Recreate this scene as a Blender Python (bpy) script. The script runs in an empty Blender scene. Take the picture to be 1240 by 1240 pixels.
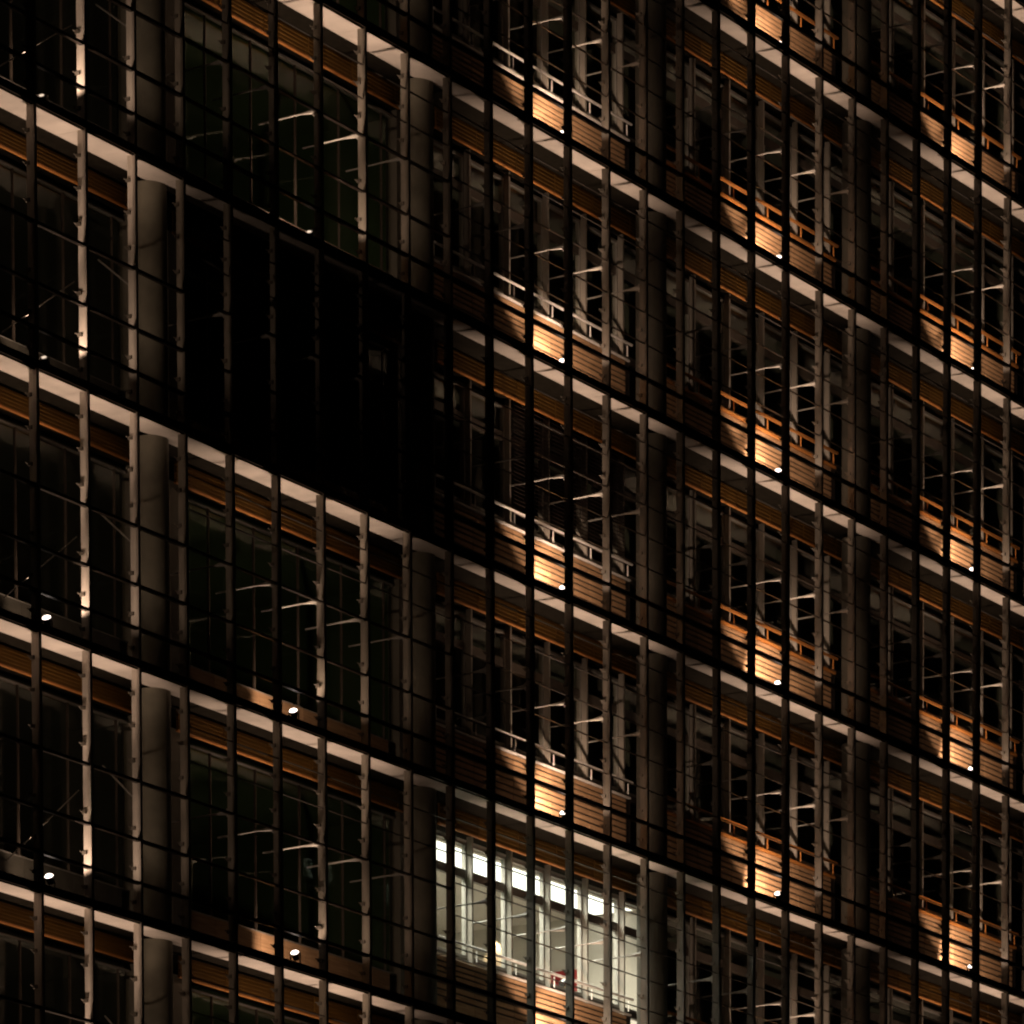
import bpy, math, random
from mathutils import Vector
random.seed(7)
sc = bpy.context.scene
C = sc.collection
R = math.radians

# ------------------------------------------------------------------ camera
# world: X runs along the facade, Y runs into the building, Z is up (metres)
CAM = Vector((-66.2221, -49.0209, 1.4334))
YAW, PITCH, F = 1.05773513, -0.0767015, 6888.54
PX, PY = 924.213, 3071.799                    # principal point, a shift lens
cd = bpy.data.cameras.new('camera')
cam = bpy.data.objects.new('camera', cd)
C.objects.link(cam)
cam.location = CAM
cam.rotation_euler = (math.pi / 2 + PITCH, 0, -YAW)
cd.sensor_width = 36.0
cd.lens = F / 1240 * 36
cd.shift_x = (620 - PX) / 1240
cd.shift_y = (PY - 620) / 1240
cd.clip_end = 6000
cd.clip_start = 0.5
sc.camera = cam

# ------------------------------------------------------------------ night sky and exposure
w = bpy.data.worlds.new('World')
sc.world = w
w.use_nodes = True
bg = w.node_tree.nodes['Background']
bg.inputs[0].default_value = (1.0, 0.72, 0.48, 1)      # dim city skyglow
bg.inputs[1].default_value = 0.0004
sc.view_settings.view_transform = 'Standard'
sc.view_settings.look = 'None'
sc.view_settings.gamma = 1
sc.view_settings.use_curve_mapping = False
sc.view_settings.exposure = 0.0
sc.cycles.use_denoising = True
sc.cycles.max_bounces = 6
sc.cycles.diffuse_bounces = 2
sc.cycles.glossy_bounces = 3
sc.cycles.transparent_max_bounces = 24
sc.cycles.filter_width = 2.1
sc.cycles.sample_clamp_indirect = 3.0

# ------------------------------------------------------------------ dimensions
S = 1.2                 # facade module
H = 3.6                 # storey height
Z0 = 22.0               # underside of reference floor (level 0)
def LV(k): return Z0 + k * H
W_IN = 1.25             # inner glazing
W_FIN = 1.12

def proj(p):
    fw = Vector((math.sin(YAW) * math.cos(PITCH), math.cos(YAW) * math.cos(PITCH), math.sin(PITCH)))
    r = Vector((math.cos(YAW), -math.sin(YAW), 0))
    up = r.cross(fw)
    d = Vector(p) - CAM
    z = d.dot(fw)
    return PX + F * d.dot(r) / z, PY - F * d.dot(up) / z
def seen(x0, x1, y0, y1, z0, z1, m=30):
    ps = [proj((x, y, z)) for x in (x0, x1) for y in (y0, y1) for z in (z0, z1)]
    xs = [p[0] for p in ps]; ys = [p[1] for p in ps]
    return max(xs) > -m and min(xs) < 1240 + m and max(ys) > -m and min(ys) < 1240 + m

# ------------------------------------------------------------------ materials
M = {}
def mat(name, col, rough=0.6, metal=0.0, noise=0.15, scale=6.0, bump=0.0, spec=0.5, stretch=(1, 1, 1)):
    m = bpy.data.materials.new(name); m.use_nodes = True
    nt = m.node_tree; b = nt.nodes['Principled BSDF']
    b.inputs['Roughness'].default_value = rough
    b.inputs['Metallic'].default_value = metal
    b.inputs['Specular IOR Level'].default_value = spec
    tc = nt.nodes.new('ShaderNodeTexCoord'); mp = nt.nodes.new('ShaderNodeMapping')
    gi = nt.nodes.new('ShaderNodeNewGeometry')
    mp.inputs['Scale'].default_value = stretch
    nt.links.new(gi.outputs['Position'], mp.inputs[0])
    n = nt.nodes.new('ShaderNodeTexNoise'); n.inputs['Scale'].default_value = scale; n.inputs['Detail'].default_value = 5
    nt.links.new(mp.outputs[0], n.inputs['Vector'])
    rp = nt.nodes.new('ShaderNodeMapRange')
    rp.inputs[1].default_value = 0.3; rp.inputs[2].default_value = 0.7
    rp.inputs[3].default_value = 1 - noise; rp.inputs[4].default_value = 1 + noise
    nt.links.new(n.outputs['Fac'], rp.inputs[0])
    mx = nt.nodes.new('ShaderNodeVectorMath'); mx.operation = 'SCALE'
    mx.inputs[0].default_value = col
    nt.links.new(rp.outputs[0], mx.inputs['Scale'])
    nt.links.new(mx.outputs[0], b.inputs['Base Color'])
    if bump:
        bp = nt.nodes.new('ShaderNodeBump'); bp.inputs['Strength'].default_value = bump; bp.inputs['Distance'].default_value = 0.01
        nt.links.new(n.outputs['Fac'], bp.inputs['Height']); nt.links.new(bp.outputs[0], b.inputs['Normal'])
    M[name] = m
    return m
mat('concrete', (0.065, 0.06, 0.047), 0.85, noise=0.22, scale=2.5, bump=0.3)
mat('soffit_paint', (0.66, 0.60, 0.55), 0.75, noise=0.2, scale=1.6)
mat('dark_metal', (0.028, 0.022, 0.018), 0.45, noise=0.3, scale=3)
mat('grating', (0.014, 0.012, 0.009), 0.9, noise=0.3, scale=9, spec=0.05)
mat('lit_mullion', (0.62, 0.56, 0.50), 0.5, 0.2, noise=0.2, scale=2.2, stretch=(3, 3, 1))  # stronger light on the leftmost mullions, put into their colour
mat('unlit_room', (0.045, 0.05, 0.038), 0.9, noise=0.1, scale=1)  # wall colour darkened to hold the gloom of the unlit rooms
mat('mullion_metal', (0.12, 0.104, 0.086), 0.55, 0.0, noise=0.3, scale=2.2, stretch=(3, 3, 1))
mat('fin_paint', (0.30, 0.272, 0.235), 0.5, noise=0.1, scale=2)
mat('window_frame', (0.31, 0.295, 0.27), 0.45, 0.1, noise=0.12)
mat('bar_metal', (0.10, 0.08, 0.065), 0.5, noise=0.2)
mat('rail_metal', (0.8, 0.76, 0.72), 0.4, 0.0, noise=0.15, scale=5)
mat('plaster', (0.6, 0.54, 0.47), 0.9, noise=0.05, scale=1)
mat('dark_floor', (0.08, 0.07, 0.06), 0.8)
mat('pier_paint', (0.20, 0.185, 0.15), 0.7, noise=0.12, scale=2)
mat('lit_concrete', (0.19, 0.178, 0.14), 0.85, noise=0.25, scale=2.5, bump=0.3)  # same concrete, lightened for the brighter light on the left columns
mat('bounce_floor', (0.42, 0.40, 0.36), 0.95)
mat('half_lit_mullion', (0.27, 0.24, 0.20), 0.55, 0.0, noise=0.3, scale=2.2, stretch=(3, 3, 1))  # lamplight on the second bay's mullions, painted as a lighter metal
mat('green_wall', (0.045, 0.085, 0.03), 0.9, noise=0.1, scale=1)
mat('lamp_metal', (0.05, 0.05, 0.05), 0.4, 0.5)
mat('blind_slat', (0.05, 0.032, 0.025), 0.6, noise=0.2)
mat('red_print', (0.32, 0.018, 0.02), 0.6, noise=0.12)
mat('pale_print', (0.55, 0.42, 0.25), 0.6)
mat('dark_fabric', (0.025, 0.03, 0.04), 0.9)
mat('desk_board', (0.45, 0.42, 0.38), 0.5)
mat('ground_paving', (0.07, 0.065, 0.06), 0.9, noise=0.25, scale=0.3)

def wood(name, a, b_, rough=0.7):
    m = bpy.data.materials.new(name); m.use_nodes = True
    nt = m.node_tree; b = nt.nodes['Principled BSDF']
    g = nt.nodes.new('ShaderNodeNewGeometry'); mp = nt.nodes.new('ShaderNodeMapping')
    mp.inputs['Scale'].default_value = (1.2, 6, 26)
    nt.links.new(g.outputs['Position'], mp.inputs[0])
    n = nt.nodes.new('ShaderNodeTexNoise'); n.inputs['Scale'].default_value = 1.6; n.inputs['Detail'].default_value = 7; n.inputs['Distortion'].default_value = 0.6
    nt.links.new(mp.outputs[0], n.inputs['Vector'])
    cr = nt.nodes.new('ShaderNodeValToRGB')
    cr.color_ramp.elements[0].position = 0.32; cr.color_ramp.elements[0].color = (*a, 1)
    cr.color_ramp.elements[1].position = 0.68; cr.color_ramp.elements[1].color = (*b_, 1)
    nt.links.new(n.outputs['Fac'], cr.inputs[0])
    oi = nt.nodes.new('ShaderNodeObjectInfo')
    mr = nt.nodes.new('ShaderNodeMapRange'); mr.inputs[3].default_value = 0.82; mr.inputs[4].default_value = 1.16
    nt.links.new(oi.outputs['Random'], mr.inputs[0])
    sc_ = nt.nodes.new('ShaderNodeVectorMath'); sc_.operation = 'SCALE'
    nt.links.new(cr.outputs[0], sc_.inputs[0]); nt.links.new(mr.outputs[0], sc_.inputs['Scale'])
    nt.links.new(sc_.outputs[0], b.inputs['Base Color'])
    b.inputs['Roughness'].default_value = rough; b.inputs['Specular IOR Level'].default_value = 0.25
    bp = nt.nodes.new('ShaderNodeBump'); bp.inputs['Strength'].default_value = 0.25; bp.inputs['Distance'].default_value = 0.004
    nt.links.new(n.outputs['Fac'], bp.inputs['Height']); nt.links.new(bp.outputs[0], b.inputs['Normal'])
    M[name] = m
wood('wood', (0.32, 0.19, 0.10), (0.50, 0.31, 0.17))
wood('fascia_wood', (0.175, 0.090, 0.018), (0.25, 0.130, 0.027))
wood('rail_wood', (0.44, 0.17, 0.045), (0.55, 0.24, 0.07), 0.35)

def glass(name, tint, refl=1.0, rough=0.02):
    m = bpy.data.materials.new(name); m.use_nodes = True
    nt = m.node_tree; nt.nodes.remove(nt.nodes['Principled BSDF'])
    out = nt.nodes['Material Output']
    t = nt.nodes.new('ShaderNodeBsdfTransparent'); t.inputs[0].default_value = (*tint, 1)
    gl = nt.nodes.new('ShaderNodeBsdfGlossy'); gl.inputs['Roughness'].default_value = rough
    gl.inputs[0].default_value = (0.9, 0.95, 0.9, 1)
    g = nt.nodes.new('ShaderNodeNewGeometry')
    dt = nt.nodes.new('ShaderNodeVectorMath'); dt.operation = 'DOT_PRODUCT'
    nt.links.new(g.outputs['Incoming'], dt.inputs[0]); nt.links.new(g.outputs['Normal'], dt.inputs[1])
    def mth(op, x, y=None):
        n = nt.nodes.new('ShaderNodeMath'); n.operation = op
        for q, v in enumerate((x, y)):
            if v is None: continue
            if isinstance(v, (int, float)): n.inputs[q].default_value = v
            else: nt.links.new(v, n.inputs[q])
        return n.outputs[0]
    ab = mth('ABSOLUTE', dt.outputs['Value'])
    p5 = mth('POWER', mth('SUBTRACT', 1.0, ab), 5.0)
    fr = mth('MULTIPLY', mth('ADD', mth('MULTIPLY', p5, 0.96), 0.04), refl)
    class mu: outputs = [fr]
    mx = nt.nodes.new('ShaderNodeMixShader')
    nt.links.new(mu.outputs[0], mx.inputs[0]); nt.links.new(t.outputs[0], mx.inputs[1]); nt.links.new(gl.outputs[0], mx.inputs[2])
    nt.links.new(mx.outputs[0], out.inputs[0])
    M[name] = m
glass('outer_glass', (0.965, 0.97, 0.955), 0.7)
glass('inner_glass', (0.935, 0.945, 0.92), 0.5)

def emit(name, col, st):
    m = bpy.data.materials.new(name); m.use_nodes = True
    nt = m.node_tree; nt.nodes.remove(nt.nodes['Principled BSDF'])
    e = nt.nodes.new('ShaderNodeEmission'); e.inputs[0].default_value = (*col, 1); e.inputs[1].default_value = st
    nt.links.new(e.outputs[0], nt.nodes['Material Output'].inputs[0])
    M[name] = m
emit('lens_glow', (1.0, 0.82, 0.72), 6.0)
emit('lens_dim', (1.0, 0.78, 0.6), 1.1)
emit('office_strip', (1.0, 0.98, 0.88), 3.2)
emit('screen_blue', (0.03, 0.10, 0.8), 0.12)

# ------------------------------------------------------------------ mesh builders
class MB:
    def __init__(s): s.v = []; s.f = []
    def quad(s, a, b, c, d):
        n = len(s.v); s.v += [tuple(a), tuple(b), tuple(c), tuple(d)]; s.f.append((n, n + 1, n + 2, n + 3))
    def box(s, x0, x1, y0, y1, z0, z1):
        n = len(s.v)
        s.v += [(x0, y0, z0), (x1, y0, z0), (x1, y1, z0), (x0, y1, z0), (x0, y0, z1), (x1, y0, z1), (x1, y1, z1), (x0, y1, z1)]
        s.f += [tuple(n + i for i in q) for q in ((3, 2, 1, 0), (4, 5, 6, 7), (0, 1, 5, 4), (1, 2, 6, 5), (2, 3, 7, 6), (3, 0, 4, 7))]
        return s
    def tube(s, a, b, r0, r1=None, n=8):
        r1 = r0 if r1 is None else r1
        a = Vector(a); b = Vector(b); d = (b - a).normalized()
        u = d.orthogonal().normalized(); v = d.cross(u); k = len(s.v)
        for p, r in ((a, r0), (b, r1)):
            for i in range(n):
                t = 2 * math.pi * i / n
                s.v.append(tuple(p + u * r * math.cos(t) + v * r * math.sin(t)))
        for i in range(n):
            j = (i + 1) % n
            s.f.append((k + i, k + j, k + n + j, k + n + i))
        s.f.append(tuple(k + i for i in reversed(range(n)))); s.f.append(tuple(k + n + i for i in range(n)))
        return s
    def profile(s, pts, x0, x1):          # closed (y,z) outline swept along x
        k = len(s.v); n = len(pts)
        for x in (x0, x1):
            for y, z in pts: s.v.append((x, y, z))
        for i in range(n):
            j = (i + 1) % n
            s.f.append((k + i, k + j, k + n + j, k + n + i))
        s.f.append(tuple(k + i for i in reversed(range(n)))); s.f.append(tuple(k + n + i for i in range(n)))
        return s
    def mesh(s, name, m):
        me = bpy.data.meshes.new(name); me.from_pydata(s.v, [], s.f); me.update()
        me.materials.append(M[m]); return me
    def build(s, name, m, parent=None, loc=(0, 0, 0), smooth=False):
        me = s.mesh(name, m)
        if smooth:
            for p in me.polygons: p.use_smooth = len(p.vertices) == 4
        return put(name, me, parent, loc)
def put(name, me, parent=None, loc=(0, 0, 0)):
    o = bpy.data.objects.new(name, me); C.objects.link(o); o.location = loc
    if parent: o.parent = parent
    return o
def empty(name, label, cat, loc=(0, 0, 0), group=None):
    o = bpy.data.objects.new(name, None); C.objects.link(o); o.location = loc
    o['label'] = label; o['category'] = cat
    if group: o['group'] = group
    return o

# ------------------------------------------------------------------ ground
g = MB(); g.quad((-3000, -3000, 0), (3000, -3000, 0), (3000, 3000, 0), (-3000, 3000, 0))
go = g.build('ground', 'ground_paving'); go['kind'] = 'structure'

# ------------------------------------------------------------------ building
B = empty('office_building', 'dark office tower with a glass outer skin and brown wooden bands under pale floor edges', 'building')
IDX = range(-2, 30)
BAYS = {b: (-3 + 6 * b, 3 + 6 * b) for b in range(0, 5)}     # bay -> module index of its two columns
LEVELS = range(-2, 7)

# column
def column_mesh():
    mb = MB(); n = 28; r = 0.26
    for z in (0.14, 3.6):
        for i in range(n):
            t = 2 * math.pi * i / n
            mb.v.append((r * math.cos(t), r * math.sin(t), z))
    for i in range(n):
        j = (i + 1) % n; mb.f.append((i, j, n + j, n + i))
    me = mb.mesh('column', 'concrete')
    for p in me.polygons: p.use_smooth = True
    return me
ME_COL = column_mesh()
ME_COL_LIT = ME_COL.copy(); ME_COL_LIT.materials[0] = M['lit_concrete']

# soffit panel: two modules long, 3 mm joints, rounded inner lip; bottom at z = 0
def soffit_mesh(L, d=0.0):
    mb = MB()
    mb.profile([(0.0, 0.0), (0.40 - d, 0.0), (0.45 - d, 0.006), (0.50 - d, 0.022), (0.53 - d, 0.05), (0.54 - d, 0.094), (0.0, 0.094)], 0.004, L - 0.004)
    return mb.mesh('soffit_panel', 'soffit_paint')
ME_SOF = soffit_mesh(2 * S)
ME_SOFN = soffit_mesh(2 * S, 0.11)

for b, (i0, i1) in BAYS.items():
    for k in LEVELS:
        x0, x1 = i0 * S, i1 * S; z = LV(k)
        if not seen(x0, x1, 0, 1.6, z - 0.4, z + 1.0): continue
        mb = MB()
        mb.box(x0, x1, -0.035, 0.0, -0.012 + z, z + 0.13)                 # nosing
        mb.box(x0, x1, 0.002, 1.13, z + 0.096, z + 0.136)                 # cavity floor
        mb.box(x0, x1, 1.135, 7.0, z - 0.20, z + 0.14)                   # structural slab
        sl = mb.build('floor_slab', 'grating', B)
        nb = MB().box(x0, x1, -0.07, -0.037, z + 0.0, z + 0.115).build('edge_channel', 'dark_metal', sl)
        for q in range(3):
            put('soffit_panel', ME_SOF if b < 2 else ME_SOFN, sl, (x0 + q * 2 * S, 0.004, z))
for c in range(0, 6):
    xi = (-3 + 6 * c) * S
    for k in LEVELS:
        if seen(xi - 0.3, xi + 0.3, 0.3, 0.8, LV(k), LV(k + 1), 10):
            put('column', ME_COL_LIT if c <= 2 else ME_COL, B, (xi, 0.58, LV(k)))

# outer mullions with glass clamps
ZB, ZT = LV(-3) + 1.2, LV(6) + 1.0
def mullion_mesh():
    mb = MB()
    z0, z1 = ZB, ZT
    mb.box(-0.022, 0.022, -0.035, 0.085, z0, z1)
    mb.box(-0.03, 0.03, -0.055, -0.037, z0, z1)          # pressure cap
    me = mb.mesh('mullion', 'mullion_metal'); return me
ME_MUL = mullion_mesh()
ME_MUL_HALF_LIT = ME_MUL.copy(); ME_MUL_HALF_LIT.materials[0] = M['half_lit_mullion']
ME_MUL_LIT = ME_MUL.copy(); ME_MUL_LIT.materials[0] = M['lit_mullion']
mb = MB()
for k in range(-2, 6):
    for dz in (0.30, 0.78, 1.35, 2.30, 2.80, 3.25):
        z = LV(k) + dz
        mb.box(-0.045, -0.0225, 0.03, 0.10, z - 0.025, z + 0.025)
        mb.tube((-0.026, 0.09, z), (-0.062, 0.125, z + 0.03), 0.012, 0.008, 5)
ME_CLAMP = mb.mesh('glass_clamp', 'mullion_metal')
for i in IDX:
    o = put('mullion', ME_MUL_LIT if i <= 2 else ME_MUL_HALF_LIT if i <= 8 else ME_MUL, B, (i * S, 0, 0))
    c = put('glass_clamps', ME_CLAMP, o); c['kind'] = 'stuff'

# transoms (three per storey) and outer panes, bracket arms
TZ = (0.56, 1.17, 2.0)
mb = MB()
mb.box(0.032, S - 0.032, -0.05, 0.012, -0.022, 0.022)
ME_TR = mb.mesh('glass_transom', 'dark_metal')
mb = MB(); mb.box(0.026, S - 0.026, -0.016, -0.006, 0.12, 3.585)
ME_OP = mb.mesh('outer_pane', 'outer_glass')
mb = MB()
mb.tube((0, 0.08, 0), (0, W_FIN - 0.01, -0.035), 0.014, 0.014, 8)
mb.tube((0, 0.075, -0.005), (0, 0.34, -0.012), 0.045, 0.014, 8)
mb.box(-0.02, 0.02, 0.08, 0.11, -0.07, 0.05)
ME_ARM = mb.mesh('bracket_arm', 'window_frame')
trc = MB(); ntr = 0
for k in range(-2, 6):
    for i in IDX:
        x = i * S; z = LV(k)
        if not seen(x, x + S, 0, 0, z, z + H, 5): continue
        put('outer_pane', ME_OP, B, (x, 0, z))
        if i % 6 != 3 and i > 2: put('bracket_arm', ME_ARM, B, (x, 0, z + 2.05))
for k in range(-2, 4):
    z = LV(k)
    o = MB().tube((2.55 * S, 1.1, z + 2.49), (1.98 * S, 0.09, z + 1.81), 0.014).build('tie_rod', 'window_frame', B)
    o = MB().tube((2.05 * S, 1.1, z + 2.02), (-0.5 * S, 0.12, z + 0.35), 0.010).build('tie_rod', 'window_frame', B)
for b, (i0, i1) in BAYS.items():
    for k in range(-2, 6):
        for dz, th in ([(t_, 0.021) for t_ in TZ] if b == 0 else [(0.56, 0.022), (1.17, 0.012), (2.0, 0.012), (2.55, .005), (3.05, .005)] if b == 1 else [(0.56, 0.026), (1.12, .005), (1.62, .005), (2.12, .005), (2.62, .005), (3.12, .005)]):
            z = LV(k) + dz
            if not seen(i0 * S, i1 * S, 0, 0, z, z): continue
            mb = MB()
            for i in range(i0, i1):
                mb.box(i * S + 0.032, (i + 1) * S - 0.032, -0.05 if th > .01 else -0.03, 0.014 if th > .01 else 0.004, z - th, z + th)
            # thin inner glazing bead
            mb.build('glass_transom', 'dark_metal', B)

# ------------------------------------------------------------------ inner facade
def frame_rect(mb, x0, x1, y0, y1, z0, z1, t):
    mb.box(x0, x0 + t, y0, y1, z0, z1); mb.box(x1 - t, x1, y0, y1, z0, z1)
    mb.box(x0 + t, x1 - t, y0, y1, z1 - t, z1); mb.box(x0 + t, x1 - t, y0, y1, z0, z0 + t)
# heights within a storey (from the underside of the floor below, z = 0, up to 3.6)
HEAD, BAR = 3.30, 2.80
def win_meshes(z0, bar, S=S, name='window'):
    mb = MB()
    if bar:
        frame_rect(mb, 0.005, S - 0.005, W_IN - 0.03, W_IN + 0.05, z0 + 0.1, HEAD, 0.045)
    else:
        mb.box(0.001, S - 0.001, W_IN - 0.03, W_IN + 0.05, HEAD - 0.022, HEAD); mb.box(0.001, S - 0.001, W_IN - 0.03, W_IN + 0.05, z0, z0 + 0.022)
    fr = mb.mesh(name, 'window_frame')
    out = [fr]
    if bar:
        out.append(MB().box(0.005, S - 0.005, W_IN - 0.04, W_IN + 0.05, z0, z0 + 0.098).mesh('window_sill', 'bar_metal'))
        out.append(MB().box(0.056, S - 0.056, W_IN - 0.02, W_IN + 0.06, BAR - 0.07, BAR + 0.07).mesh('transom_bar', 'bar_metal'))
        out.append(MB().box(0.056, S - 0.056, W_IN, W_IN + 0.012, BAR + 0.071, HEAD - 0.051).mesh('upper_pane', 'inner_glass'))
        out.append(MB().box(0.056, S - 0.056, W_IN, W_IN + 0.012, z0 + 0.146, BAR - 0.071).mesh('lower_pane', 'inner_glass'))
    else:
        out.append(MB().box(0.028, S - 0.028, W_IN, W_IN + 0.012, z0 + 0.023, HEAD - 0.023).mesh('pane', 'inner_glass'))
        out.append(MB().box(0.004, 0.020, W_IN - 0.01, W_IN + 0.03, z0 + 0.023, HEAD - 0.023).mesh('side_frame', 'bar_metal'))
    return out
WIN_A = win_meshes(1.36, True)       # over a wooden parapet
WIN_B = win_meshes(0.84, False)      # nearly floor to ceiling
TAIL = {True: 0.76 * S, False: 0.24 * S}
WIN_AT = win_meshes(1.36, True, TAIL[True]); WIN_BT = win_meshes(0.84, False, TAIL[False])
ME_FIN = MB().box(-0.022, 0.022, W_FIN, W_IN - 0.032, 0.14, 3.39).mesh('window_post', 'fin_paint')
# fascia: slatted wooden band with a bottom rail (stowed wooden blind)
def fascia(zt, zb, y, n, S=S):
    mb = MB(); p = (zt - zb) / n
    for q in range(n):
        z = zb + q * p
        mb.profile([(y - 0.012, z), (y + 0.012, z + 0.002), (y + 0.016, z + p * 0.84), (y - 0.004, z + p * 0.88)], 0.012, S - 0.012)
    mb.box(0.02, S - 0.02, y + 0.02, y + 0.03, zb, zt)
    me = mb.mesh('wood_fascia', 'fascia_wood')
    rl = MB().box(0.008, S - 0.008, y - 0.016, y + 0.03, zb - 0.028, zb - 0.004).mesh('bottom_rail', 'rail_wood')
    return me, rl
FA = fascia(3.69, 3.38, 1.0, 5)
FB = fascia(3.66, 3.36, 1.0, 5)
FC = fascia(3.66, 3.39, 1.0, 5)
FAT = fascia(3.69, 3.38, 1.0, 5, 0.42 * S); FBT = fascia(3.66, 3.36, 1.0, 5, 0.15 * S); FCT = fascia(3.66, 3.39, 1.0, 5, 0.15 * S)
# lowered dark blind
mb = MB()
for q in range(28):
    z = 1.62 + q * 0.062
    mb.profile([(1.06, z), (1.062, z - 0.003), (1.10, z + 0.028), (1.098, z + 0.031)], 0.03, S - 0.03)
mb.tube((0.2, 1.08, 1.6), (0.2, 1.08, 3.36), 0.003, n=4); mb.tube((1.0, 1.08, 1.6), (1.0, 1.08, 3.36), 0.003, n=4)
mb.box(0.03, S - 0.03, 1.065, 1.095, 1.585, 1.61)
ME_BLIND = mb.mesh('lowered_blind', 'blind_slat')

# parapet pieces: thirteen planks high; the lower ones hide behind the floor edge
PL = []
z = 0.17
for hgt in (0.31, 0.235, 0.105, 0.105, 0.085, 0.085, 0.085, 0.085, 0.085):
    PL.append((z, z + hgt - 0.033)); z += hgt
PL_M = [MB().box(0.006, S - 0.006, 1.085, 1.11, a, b).mesh('plank', 'wood') for a, b in PL]
mb = MB()
for a, b in PL: mb.box(0.006, S - 0.006, 1.085, 1.11, a, b)
ME_PLJ = mb.mesh('planks', 'wood')
ME_BACK = MB().box(0, S, 1.112, 1.13, 0.14, 1.35).mesh('parapet_backing', 'dark_metal')
ME_UP = MB().box(0.004, S - 0.004, 1.16, 1.19, 0.14, 0.82).mesh('upstand_board', 'wood')

ME_UP0 = ME_UP.copy(); ME_UP0.materials[0] = M['concrete']
def inner_range(b):
    i0, i1 = BAYS[b]
    return (i0 + 1, i1) if b <= 1 else (i0 + 1, i1)
LIT = (2, -1)          # bay 2, storey standing on level -1 is the lit office
plank_parts = 0
for b, (i0, i1) in BAYS.items():
    for k in range(-2, 6):
        z = LV(k)
        if not seen(i0 * S, i1 * S, 1.0, 1.3, z, z + H, 5): continue
        parapet = None
        if b >= 2:
            parapet = MB().box((i0 + 0.9) * S, (i1 + 0.15) * S, 1.112, 1.134, z + 0.14, z + 1.33).build('parapet', 'dark_metal', B)
            rm = 'rail_metal' if b == 2 else 'rail_wood'
            mb = MB(); x0, x1 = (i0 + 1) * S, (i1 + 0.1) * S
            mb.box(x0, x1, 1.055, 1.10, z + 1.335, z + 1.362) if b == 2 else mb.box(x0, x1, 1.055, 1.10, z + 1.335, z + 1.375)
            mb.build('cap_rail', rm, parapet)
            mb = MB()
            if b == 2: mb.tube((x0, 1.03, z + 1.60), (x1, 1.03, z + 1.60), 0.022, n=10)
            else: mb.box(x0, x1, 1.01, 1.06, z + 1.575, z + 1.612)
            for i in range(i0 + 1, i1 + 1):
                mb.box(i * S - 0.005, i * S + 0.005, 1.035, 1.055, z + 1.39, z + 1.565)
            mb.build('handrail', rm, parapet)
        lo = i0 + 1
        for i in range(lo, i1 + 1):
            x = i * S
            last = i == i1
            if not seen(x, x + S, 1.0, 1.3, z, z + H, 5): continue
            if last:
                for q, me in enumerate(WIN_AT if b >= 2 else WIN_BT):
                    if q == 0: o = put('window', me, B, (x, 0, z))
                    else: put(me.name.split('.')[0], me, o)
                fa = FAT if b >= 2 else FBT if b == 1 else FCT
                f = put('wood_fascia', fa[0], B, (x, 0, z)); put('bottom_rail', fa[1], f)
                if b >= 2: put('window_post', ME_FIN, B, (x, 0, z))
                continue
            wm = WIN_A if b >= 2 else WIN_B
            o = put('window', wm[0], B, (x, 0, z))
            for me in wm[1:]: put(me.name.split('.')[0], me, o)
            low = b == 2 and k == 1 and i in (12, 13, 14)
            if b >= 2:
                fa = FA
                near = i in (i0 + 2, i0 + 3)
                if near and plank_parts < 292:
                    for me in PL_M:
                        put('plank', me, parapet, (x, 0, z)); plank_parts += 1
                else:
                    pj = put('planks', ME_PLJ, parapet, (x, 0, z)); pj['kind'] = 'stuff'
            else:
                fa = FB if b == 1 else FC
                u = put('upstand_board', ME_UP0 if b == 0 else ME_UP, B, (x, 0, z))
            f = put('wood_fascia', fa[0], B, (x, 0, z)); put('bottom_rail', fa[1], f)
            if low: put('lowered_blind', ME_BLIND, B, (x, 0, z))
            if b >= 2: put('window_post', ME_FIN, B, (x, 0, z))
        # pier beside the column and the half module beyond it
        tl = TAIL[b >= 2]
        MB().box(i1 * S + tl + 0.01, (i1 + 0.99) * S, 1.15, 1.36, z + 0.14, z + 3.395).build('pier', 'pier_paint', B)
        if b == 0:
            MB().box((i1 + 1.0) * S, (i1 + 1.26) * S, 1.10, 1.155, z + 0.14, z + 3.395).build('cover_strip', 'pier_paint', B)

# ------------------------------------------------------------------ rooms behind the inner glass
for b, (i0, i1) in BAYS.items():
    for k in range(-2, 6):
        z = LV(k)
        if not seen(i0 * S, i1 * S, 1.0, 1.3, z, z + H, 5): continue
        xr = i1 * S + TAIL[b >= 2] + 0.05
        wp = 'plaster' if (b, k) == LIT else 'green_wall' if b == 1 else 'unlit_room'
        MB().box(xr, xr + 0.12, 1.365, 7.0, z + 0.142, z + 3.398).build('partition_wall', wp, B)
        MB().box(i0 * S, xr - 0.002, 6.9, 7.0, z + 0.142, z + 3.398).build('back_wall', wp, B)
        MB().box(i0 * S + 0.5, xr - 0.004, 1.37, 6.88, z + (3.262 if (b, k) == LIT else 3.30), z + 3.396).build('room_ceiling', wp, B)

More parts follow.
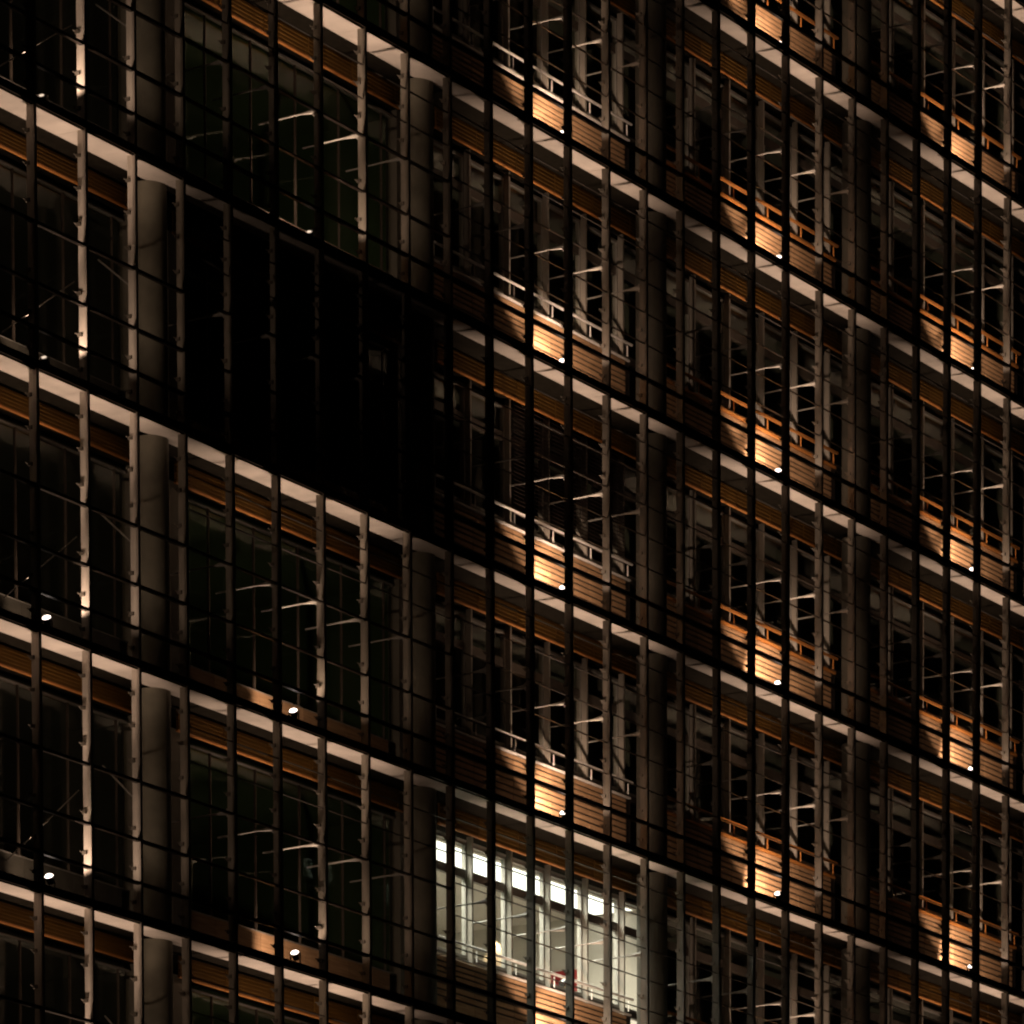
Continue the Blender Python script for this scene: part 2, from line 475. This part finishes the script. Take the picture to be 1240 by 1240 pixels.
# ------------------------------------------------------------------ floor uplights
def lamp_meshes():
    mb = MB()
    a = Vector((0.015, 0, -0.005)); d = Vector((-0.62, -0.18, 0.76)).normalized()
    mb.tube(a - d * 0.10, a + d * 0.035, 0.055, 0.078, 14)
    body = mb.mesh('lamp_housing', 'lamp_metal')
    lens = MB().tube(a + d * 0.036, a + d * 0.052, 0.074, 0.060, 14).mesh('lens', 'lens_glow')
    lensd = MB().tube(a + d * 0.036, a + d * 0.046, 0.045, 0.035, 14).mesh('lens', 'lens_dim')
    mb = MB(); mb.box(-0.03, 0.06, -0.012, 0.012, -0.26, -0.19)
    mb.box(0.01, 0.03, -0.095, -0.08, -0.19, 0.02); mb.box(0.01, 0.03, 0.08, 0.095, -0.19, 0.02); mb.box(0.01, 0.03, -0.095, 0.095, -0.19, -0.17)
    st = mb.mesh('lamp_bracket', 'lamp_metal')
    return body, lens, lensd, st
LB, LL, LLD, LS = lamp_meshes()
BEAM_W, WIDE_W, OMNI_W, SIDE_W = 390.0, 30.0, 1.0, 340.0
def add_lamp(b, k, idx, label, spot=1.0, omni=1.0, dim=False):
    x, y, z = idx * S, 0.42, LV(k) + 0.40
    o = empty('floor_uplight', label, 'uplight', (x, y, z - 0.187), 'uplights on the floors behind the glass skin')
    for me, nm in ((LB, 'lamp_housing'), (LLD if dim else LL, 'lens'), (LS, 'lamp_bracket')):
        put(nm, me, o, (0, 0, 0.187)).scale = (0.85,) * 3 if nm != 'lamp_bracket' else (1, 1, 1)
    vary = random.uniform(0.85, 1.12)
    for kind in (0, 1, 2, 3, 4, 5):
        if kind == 0:        # flat fan along the gangway, as thrown by the lamp's asymmetric reflector
            l = bpy.data.lights.new('uplight_beam', 'SPOT'); l.energy = BEAM_W * spot
            l.spot_size = R(102); l.spot_blend = 0.55; l.shadow_soft_size = 0.04
        elif kind == 1:
            l = bpy.data.lights.new('uplight_wide', 'SPOT'); l.energy = WIDE_W * spot
            l.spot_size = R(96); l.spot_blend = 0.4; l.shadow_soft_size = 0.04
        else:
            l = bpy.data.lights.new('uplight_spill', 'POINT'); l.energy = OMNI_W * omni; l.shadow_soft_size = 0.04
        if kind == 3:
            l = bpy.data.lights.new('uplight_side', 'SPOT'); l.energy = SIDE_W * omni; l.spot_size = R(98); l.spot_blend = 0.8; l.shadow_soft_size = 0.03
        if kind == 4:
            l = bpy.data.lights.new('uplight_edge', 'SPOT'); l.energy = 42 * (1.3 if b == 0 else 1); l.spot_size = R(84); l.spot_blend = 0.5; l.shadow_soft_size = 0.03
        if kind == 5:
            l = bpy.data.lights.new('uplight_rail', 'SPOT'); l.energy = 75 * omni; l.spot_size = R(56); l.spot_blend = 0.7; l.shadow_soft_size = 0.03
        l.energy *= vary
        l.color = (1.0, 0.685, 0.50)
        lo = bpy.data.objects.new(l.name, l); C.objects.link(lo); lo.parent = o
        lo.location = (-0.055, -0.01, 0.187 + 0.085)
        if kind == 4: lo.rotation_euler = Vector((0.85, -0.45, 0.75)).to_track_quat('-Z', 'Y').to_euler()
        if kind == 5: lo.rotation_euler = Vector((-0.36, 0.55, 1.16)).to_track_quat('-Z', 'Y').to_euler()
        if kind == 3: lo.rotation_euler = Vector((0.80, 0.76, 0.16)).to_track_quat('-Z', 'Y').to_euler()
        if kind == 0: lo.rotation_euler = (R(180) + random.uniform(-.02, .02), random.uniform(-.05, .05), 0)
        if kind == 1: lo.rotation_euler = Vector((0.12, 0.42, 1.0)).to_track_quat('-Z', 'Y').to_euler()
        if kind == 0: lo.scale = (1.0, 0.27, 1.0)
ORD = {0: 'leftmost', 1: 'second', 2: 'middle', 3: 'fourth', 4: 'rightmost'}
NTH = ['topmost', 'second from the top', 'third from the top', 'fourth from the top', 'fifth from the top', 'sixth from the top', 'seventh']
LX = {0: 0.66, 1: 5.85, 2: 12.40, 3: 18.38, 4: 24.5}
for b in range(5):
    n = 0
    for k in range(5, -3, -1):
        if b == 1 and k == 1: continue
        z = LV(k); x = LX[b] * S
        if b == 1 and k >= 2: x = 6.28 * S
        vis = seen(x, x, 0.27, 0.27, z + .3, z + .3, 4)
        if not (vis or seen(BAYS[b][0] * S, BAYS[b][1] * S, 0, 1.2, z, z + H + 0.2, 4)): continue
        pos = NTH[n] if vis else ('above the picture' if k > 0 else 'below the picture')
        if vis:
            n += 1
            lab = f'small bright floor uplight, {pos} in the {ORD[b]} of the five bays'
        else:
            lab = f'floor uplight {"just above" if k > 0 else "just below" if k == (0 if b > 4 else -1) else "far below"} the view, in the {ORD[b]} bay'
        add_lamp(b, k, x / S, lab, spot=0.96 if b < 2 else 0.84, omni=(0.07 if b == 0 else 0.16 if b == 1 else 1.0), dim=(b == 0 and k > 0) or (b == 1 and k > 1))

# ------------------------------------------------------------------ the one lit office (middle bay, storey above level -1)
zf = LV(-1)
lt = empty('ceiling_strip_light', 'long bright white ceiling light inside the only lit office', 'ceiling light', (12.5 * S, 1.7, zf + 3.29))
MB().box(-3.1 * S, 3.2 * S, -0.24, 0.60, -0.03, 0.0).build('diffuser', 'office_strip', lt)
MB().box(-3.12 * S, 3.22 * S, 0.602, 0.62, -0.04, 0.0).build('light_frame', 'window_frame', lt)
def area(name, loc, sx, sy, e, col, rot=(0, 0, 0), parent=None):
    l = bpy.data.lights.new(name, 'AREA'); l.shape = 'RECTANGLE'; l.size = sx; l.size_y = sy; l.energy = e; l.color = col; l.spread = R(130)
    o = bpy.data.objects.new(name, l); C.objects.link(o); o.location = loc; o.rotation_euler = rot
    if parent: o.parent = parent
    return o
area('strip_glow', (-0.3 * S, 0, -0.034), 5.4 * S, 0.7, 560, (1.0, 0.95, 0.84), parent=lt)
xr = 15 * S + TAIL[True] + 0.05
ds = empty('wall_spotlight', 'small warm spotlight throwing a cone of light on the wall of the lit office', 'spotlight', (xr - 0.14, 4.3, zf + 3.22))
MB().tube((0, 0, 0.05), (0, 0, -0.07), 0.04, 0.045, 12).build('spot_housing', 'lamp_metal', ds)
l = bpy.data.lights.new('wall_spot', 'SPOT'); l.energy = 45; l.spot_size = R(66); l.spot_blend = 0.3; l.color = (1, .72, .42); l.shadow_soft_size = .02
o = bpy.data.objects.new('wall_spot', l); C.objects.link(o); o.parent = ds; o.location = (0, 0, -0.09); o.rotation_euler = (0, R(-20), 0)
MB().box(9.4 * S, xr - 0.01, 1.4, 6.85, zf + 0.142, zf + 0.15).build('bounce_floor', 'bounce_floor', B)  # unseen pale floor sheet, added to bounce light onto the ceiling
# red poster on the wall
po = empty('wall_poster', 'red wall poster with a small pale emblem inside the lit office', 'poster', (xr - 0.02, 2.95, zf + 1.80))
MB().box(-0.012, 0.0, -0.38, 0.38, 0.0, 0.60).build('sheet', 'red_print', po)
mb = MB(); mb.tube((-0.016, -0.12, 0.28), (-0.0125, -0.12, 0.28), 0.07, n=12); mb.box(-0.016, -0.0125, -0.17, -0.07, 0.08, 0.2)
mb.build('emblem', 'pale_print', po)
# floor lamp
fl = empty('floor_lamp', 'thin dark floor lamp standing at the right end of the lit office', 'lamp', (14.2 * S, 1.75, zf + 0.14))
mb = MB(); mb.tube((0, 0, 0), (0, 0, 0.03), 0.14, n=16); mb.tube((0, 0, 0.03), (0, 0, 1.62), 0.014); mb.build('stand', 'lamp_metal', fl)
MB().tube((-0.07, 0, 1.60), (0.09, 0, 1.68), 0.05, 0.075, 12).build('lamp_head', 'lamp_metal', fl)
# desk and chair
dk = empty('desk', 'pale office desk standing along the window of the lit office', 'desk', (12.3 * S, 2.2, zf + 0.14))
MB().box(-0.8, 0.8, -0.4, 0.4, 0.71, 0.74).build('desk_top', 'desk_board', dk)
for sx in (-1, 1):
    for sy in (-1, 1):
        MB().box(sx * 0.75 - 0.025, sx * 0.75 + 0.025, sy * 0.35 - 0.025, sy * 0.35 + 0.025, 0, 0.708).build('leg', 'lamp_metal', dk)
oc = empty('office_chair', 'dark high-backed office chair by the window of the lit office', 'chair', (12.1 * S, 1.72, zf + 0.14))
MB().profile([(-0.23, 0.45), (0.23, 0.45), (0.25, 0.49), (0.22, 0.53), (-0.22, 0.53), (-0.25, 0.49)], -0.24, 0.24).build('seat', 'dark_fabric', oc)
mb = MB(); mb.profile([(-0.22, 0.62), (-0.27, 0.65), (-0.33, 1.30), (-0.30, 1.36), (-0.27, 1.34), (-0.22, 0.8)], -0.23, 0.23); mb.build('backrest', 'dark_fabric', oc)
mb = MB(); mb.tube((0, 0, 0.1), (0, 0, 0.45), 0.03)
for q in range(5):
    t = q * 2 * math.pi / 5; mb.tube((0, 0, 0.1), (0.3 * math.cos(t), 0.3 * math.sin(t), 0.04), 0.02, 0.015)
mb.build('chair_base', 'lamp_metal', oc)
